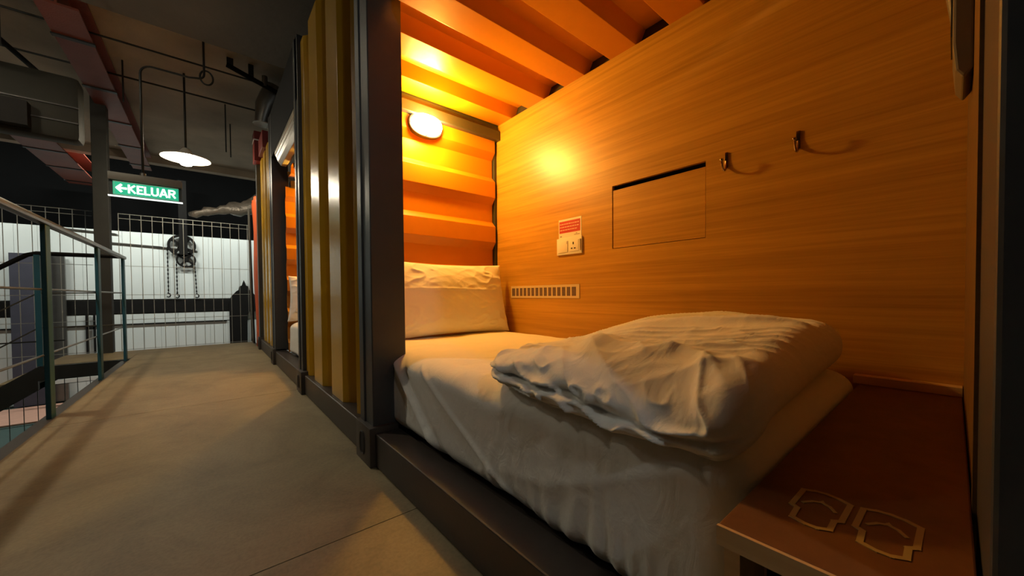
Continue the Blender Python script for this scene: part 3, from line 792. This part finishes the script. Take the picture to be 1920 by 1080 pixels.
# cable tray / rods on the upper left
tag(MB().tube([(-1.70, 5.2, 2.85), (-1.36, 5.2, 2.83), (-1.34, 5.2, 2.86), (-1.34, 5.2, 3.42)], 0.012, 8).build('bent_conduit', M['darksteel'], smooth='all'), 'dark bent conduit hanging in front of the olive duct', 'pipe')
tag(MB().tube([(-1.9, 3.3, 3.0), (-1.5, 4.6, 2.98), (-1.15, 6.6, 2.95)], 0.022, 8).build('cable_bundle', M['black'], smooth='all'), 'thick black cable running away beside the red beam', 'cable')
# steel duct above the pod fronts
st = thing('steel_duct', 'shiny dark steel duct elbow above the far pods', 'duct', (0.6, 5.6, 2.85))
MB().tube([(0.55, 5.5, 2.84), (0.57, 5.5, 2.93), (0.60, 5.5, 3.05), (0.66, 5.5, 3.17), (0.72, 5.5, 3.28)], [0.085, 0.10, 0.13, 0.15, 0.16], 24).build('drop', M['steel'], st, smooth=True)
MB().lathe([(0.10, 0), (0.105, 0.006), (0.10, 0.012)], (0.55, 5.5, 2.83), 24).build('rim', M['galv'], st, smooth=True)
br = thing('ceiling_bracket', 'dark bracket with small parts hanging under the soffit by the duct', 'bracket', (0.5, 5.2, 3.2))
MB().tube([(0.20, 5.3, 3.34), (0.45, 5.3, 3.26), (0.75, 5.3, 3.17)], 0.028, 8).build('arm', M['black'], br)
MB().box(0.20, 0.26, 5.28, 5.33, 3.33, 3.42).build('clamp', M['darksteel'], br)
MB().box(0.40, 0.45, 5.28, 5.33, 3.27, 3.42).build('clamp', M['darksteel'], br)
MB().tube([(0.56, 5.3, 3.22), (0.56, 5.3, 3.34)], 0.03, 12).build('canister', M['steel'], br, smooth=True)
# red boxes on top of the far pod
rb = thing('red_steel_box', 'small dark red steel boxes stacked above the far mustard panel', 'box', (0.55, 5.6, 2.42))
MB().box(0.50, 0.62, 5.1, 5.5, 2.425, 2.62).build('lower_box', M['redpaint'], rb, bevel=0.004)
MB().box(0.47, 0.56, 5.66, 5.86, 2.425, 2.80).build('upper_box', M['redpaint'], rb, bevel=0.004)
MB().box(0.465, 0.56, 5.655, 5.865, 2.68, 2.695).build('pale_clip', M['plastic'], rb)
# foil wrapped flexible duct behind the fence
pts = []
for i in range(41):
    t_ = i/40; pts.append((-0.22+2.8*t_, 8.0, 2.06+0.75*min(1, t_*1.7)**1.5+0.02*math.sin(t_*15)))
g = MB().tube(pts, [0.03+0.12*min(1, i/14)+0.012*math.sin(i*2.4)+0.006*math.sin(i*1.1) for i in range(41)], 20)
for v in g.bm.verts: v.co += 0.045*noise.noise_vector(v.co*7)
tag(g.build('foil_duct', M['foil'], smooth='all'), 'crumpled silver foil duct sloping up behind the fence top', 'duct')

# ------------------------------------------------------------------ railing along the walkway
rl = thing('walkway_railing', 'teal and grey steel railing with thin wires along the walkway edge', 'railing', (-0.74, 2.5, 0))
for y in (-1.0, 0.6, 2.05, 3.42, 4.72, 5.93):
    MB().box(-0.752, -0.730, y-0.042, y+0.042, -0.012, 1.13).build('post', M['teal'], rl, bevel=0.003)
MB().box(-0.762, -0.720, -2.0, 6.0, 1.13, 1.162, bev=0.008).build('handrail', M['steel'], rl, smooth=True)
for z in (0.752, 0.366):
    MB().tube([(-0.755, -2.0, z), (-0.755, 5.95, z)], 0.0065, 8).build('wire', M['steel'], rl, smooth=True)
# stair with its own railing, going down to the left of the landing
st2 = thing('steel_stair', 'dark steel stair descending to the left from the landing', 'staircase', (-1.4, 6.4, 0))
sl = 0.70
def zat(x): return -0.02+(x+1.37)*sl
for y in (5.96, 6.84):
    g = MB(); g.extrude_poly([(-1.37, -0.005), (-1.37, -0.24), (-3.55, zat(-3.55)-0.24), (-3.55, zat(-3.55)-0.005)], 'y', y, y+0.05)
    g.build('stringer', M['darksteel'], st2)
for k in range(8):
    xx = -1.38-0.26*k; MB().box(xx-0.26, xx, 6.01, 6.84, zat(xx)-0.16, zat(xx)-0.13).build('tread', M['floor'], st2)
rs = thing('stair_railing', 'black stair railing with teal baluster, level then sloping down left', 'railing', (-1.2, 6.0, 0))
MB().tube([(-0.76, 5.99, 1.16), (-1.36, 5.99, 1.16), (-1.42, 5.99, 1.14), (-3.4, 5.99, 1.14-1.98*0.8)], 0.022, 10).build('handrail', M['black'], rs, smooth=True)
MB().box(-1.375, -1.335, 5.97, 6.01, 0.0, 1.145).build('post', M['teal'], rs)
MB().box(-2.40, -2.36, 5.97, 6.01, zat(-2.38)-0.02, 0.36).build('post', M['teal'], rs)
for z in (0.752, 0.395):
    MB().tube([(-0.76, 5.99, z), (-1.36, 5.99, z), (-3.4, 5.99, z-2.04*0.74)], 0.0065, 6).build('wire', M['steel'], rs)
MB().tube([(-1.36, 6.86, 0.19), (-3.0, 6.86, 0.19)], 0.008, 6).build('wire', M['darksteel'], rs)

# ------------------------------------------------------------------ welded mesh fence at the end of the walkway
def fence(x0, x1, zlow, label):
    y = 6.96
    g = MB()
    x = x0
    while x <= x1+1e-6:
        g.box(x-0.003, x+0.003, y-0.003, y+0.003, zlow, 1.80); x += 0.105
    for z in [zz for zz in (-1.2, -0.8, -0.35, 0.012, 0.405, 0.735, 1.115, 1.735, 1.795) if zz >= zlow]:
        g.box(x0, x1, y-0.007, y-0.0025, z-0.003, z+0.003)
    o = g.build('mesh_fence', M['galv'], loc=((x0+x1)/2, y, zlow))
    return tag(o, label, 'fence', 'welded wire mesh fence panels')
fence(-0.90, 0.48, 0.0, 'welded wire mesh fence panel across the end of the walkway')
fence(-3.60, -1.13, -1.45, 'tall welded wire mesh fence panel left of the steel column, behind the stair')

# orange tarpaulin and curtain at the far pod corner
tp = MB()
pl = []
for i in range(25):
    t_ = i/24; z = 0.02+2.02*t_; pl.append((6.02+0.45*(0.25+0.75*t_**0.8), z))
line = []
g = MB(); cols_ = 14
rows = []
for i, (ye, z) in enumerate(pl):
    row = []
    for j in range(cols_+1):
        s_ = j/cols_; y = 5.93+(ye-5.93)*s_
        row.append(g.bm.verts.new((0.50+0.012*math.sin(s_*14+z)+0.006*math.sin(z*5), y, z)))
    rows.append(row)
for a, b in zip(rows, rows[1:]):
    for j in range(cols_): g.bm.faces.new((a[j], a[j+1], b[j+1], b[j]))
o = g.build('tarpaulin', M['orangecloth'], smooth='all')
md = o.modifiers.new('solid', 'SOLIDIFY'); md.thickness = 0.004
tag(o, 'orange red tarpaulin hanging at the far corner of the pods', 'tarpaulin')
g = MB(); rows = []
for i in range(25):
    t_ = i/24; z = 0.03+2.0*t_; row = []
    wd = 0.52*(1-t_)**1.4+0.06
    for j in range(17):
        s_ = j/16; row.append(g.bm.verts.new((0.475+0.014*math.sin(s_*17)+0.01, 6.90-0.02-(wd)*s_*0.9-0.02, z)))
    rows.append(row)
for a, b in zip(rows, rows[1:]):
    for j in range(16): g.bm.faces.new((a[j], a[j+1], b[j+1], b[j]))
o = g.build('curtain', M['greycloth'], smooth='all'); md = o.modifiers.new('solid', 'SOLIDIFY'); md.thickness = 0.004
tag(o, 'grey gathered curtain beside the orange tarpaulin', 'curtain')

# ------------------------------------------------------------------ things on the white partition
def pulley(xc, zc, r, label):
    t = thing('spoked_pulley', label, 'pulley', (xc, 11.93, zc-r), 'black spoked pulley wheels on the white partition')
    n = 40
    g = MB(); ri = r*0.80
    rings = []
    for (rad, yy) in ((ri, 11.90), (r, 11.90), (r*0.95, 11.92), (r, 11.94), (ri, 11.94)):
        rings.append([g.bm.verts.new((xc+rad*math.cos(2*math.pi*j/n), yy, zc+rad*math.sin(2*math.pi*j/n))) for j in range(n)])
    for k in range(5):
        a, b = rings[k], rings[(k+1) % 5]
        for j in range(n): g.bm.faces.new((a[j], a[(j+1) % n], b[(j+1) % n], b[j]))
    g.build('rim', M['black'], t, smooth=True)
    for k in range(4):
        a = R(45+90*k+8); d = Vector((math.cos(a), math.sin(a))); p = Vector((-d.y, d.x))
        c = Vector((xc, zc)); q0, q1 = c+d*r*0.12, c+d*r*0.85
        g = MB(); g.extrude_poly([tuple(q0+p*r*0.17), tuple((q0+q1)/2+p*r*0.08), tuple(q1+p*r*0.17), tuple(q1-p*r*0.17), tuple((q0+q1)/2-p*r*0.08), tuple(q0-p*r*0.17)], 'y', 11.905, 11.935)
        g.build('spoke', M['black'], t)
    g = MB().tube([(xc, 11.89, zc), (xc, 11.95, zc)], r*0.2, 16); g.build('hub', M['black'], t, smooth=True)
    return t
pulley(-0.495, 1.945, 0.262, 'larger black spoked pulley wheel, upper of the two')
pulley(-0.425, 1.60, 0.185, 'smaller black spoked pulley wheel, lower of the two')
tag(MB().box(-0.54, -0.39, 11.85, 11.89, 1.72, 3.5).build('pulley_bar', M['black']), 'black vertical bar hanging down over the pulley wheels', 'bar')
def chain(x, z0, z1, label, dx=0.0):
    t = thing('hanging_chain', label, 'chain', (x, 11.95, z1), 'black chains with hooks below the pulleys')
    g = MB(); z = z0; k = 0
    while z > z1+0.10:
        xx = x+dx*(z0-z)/(z0-z1)
        g.box(xx-(0.013 if k % 2 else 0.007), xx+(0.013 if k % 2 else 0.007), 11.94, 11.955, z-0.05, z); z -= 0.048; k += 1
    g.build('links', M['black'], t)
    xx = x+dx; pts = []
    for i in range(11):
        a = -0.4+i/10*4.4; pts.append((xx+0.035*math.sin(a), 11.945, z1+0.045+0.042*math.cos(a)))
    MB().tube([(xx, 11.945, z1+0.11)]+pts, 0.012, 6).build('hook', M['black'], t)
    return t
chain(-0.755, 1.90, 0.70, 'left black chain with a hook, from the larger pulley')
chain(-0.60, 1.55, 0.68, 'middle short black chain with a hook')
chain(-0.27, 1.58, 0.68, 'right black chain with a hook, from the smaller pulley', 0.03)
# black silhouette panel with stepped top
poly = [(0.385, -1.46), (0.385, 0.60), (0.44, 0.72), (0.54, 0.84), (0.585, 0.87), (0.60, 0.96), (0.655, 0.99), (0.675, 1.06), (0.70, 1.13), (0.725, 1.06), (0.745, 0.99), (0.80, 0.96), (0.815, 0.87), (0.86, 0.84), (0.94, 0.72), (0.98, 0.60), (0.98, 0.30), (0.80, 0.30), (0.76, 0.2), (0.74, -1.46)]
tag(MB().extrude_poly(poly, 'y', 11.90, 11.96).build('silhouette_panel', M['black']), 'black tower-shaped silhouette panel with stepped pointed top on the white partition', 'wall panel')
# purple grey recess slab at the left
tp = thing('recess_slab', 'tall purple grey slab standing against the white partition at the left', 'panel', (-2.7, 11.9, -1.46))
MB().box(-3.02, -2.50, 11.80, 11.95, -1.46, 1.60).build('slab', M['purple'], tp)
MB().box(-2.50, -2.33, 11.88, 11.95, -1.46, 1.59).build('side_strip', M['steel'], tp)
tag(MB().box(-2.07, -2.03, 11.9, 11.96, -0.5, 0.38).box(-1.96, -1.93, 11.9, 11.96, -0.5, 0.38).box(-2.05, -1.94, 11.9, 11.96, 0.02, 0.07).build('wall_bracket', M['black']), 'thin black double bar on the lower white partition beside the column', 'bar')
g = MB()
for (a, b, z) in ((-2.35, -1.55, 2.16), (-1.75, -0.80, 1.92), (-1.0, -0.2, 1.88)): g.extrude_poly([(a, z), (b, z-0.045), (b-0.06, z-0.02), (a, z+0.02)], 'y', 11.96, 11.99)
tag(g.build('wall_ledge_marks', M['steel']), 'thin grey slanting strips across the upper white partition', 'strip')
# striped balustrade seen below the landing
tag(MB().box(-2.6, -1.0, 11.3, 11.4, -1.0, -0.92).box(-2.6, -1.0, 11.3, 11.4, -0.82, -0.76).build('low_white_rail', M['white']), 'low white double rail on the lower floor, seen under the landing', 'rail')

# ------------------------------------------------------------------ unseen lights added to brighten the partition (behind the far downstand)
for i, x in enumerate((-3.6, -1.4, 0.8)):
    t = thing('added_tube_light', 'added tube lamp hidden behind the far ceiling beam, %s' % ('left', 'middle', 'right')[i], 'lamp', (x, 10.25, 3.9), 'added tube lamps lighting the white partition')
    MB().box(x-0.62, x+0.62, 10.20, 10.32, 3.92, 3.98).build('added_batten', M['plastic'], t)
    MB().tube([(x, 10.26, 3.98), (x, 10.26, 5.0)], 0.012, 6).build('hanger', M['darksteel'], t)
    MB().tube([(x-0.6, 10.26, 3.90), (x+0.6, 10.26, 3.90)], 0.014, 8).build('tube', M['tube'], t)  # glowing tube of the added lamp
    lamp('partition_fill_light', 'AREA', (x, 10.26, 3.87), 75, HALL, 1.2, rot=(R(22), 0, 0), sy=0.06, parent=t)
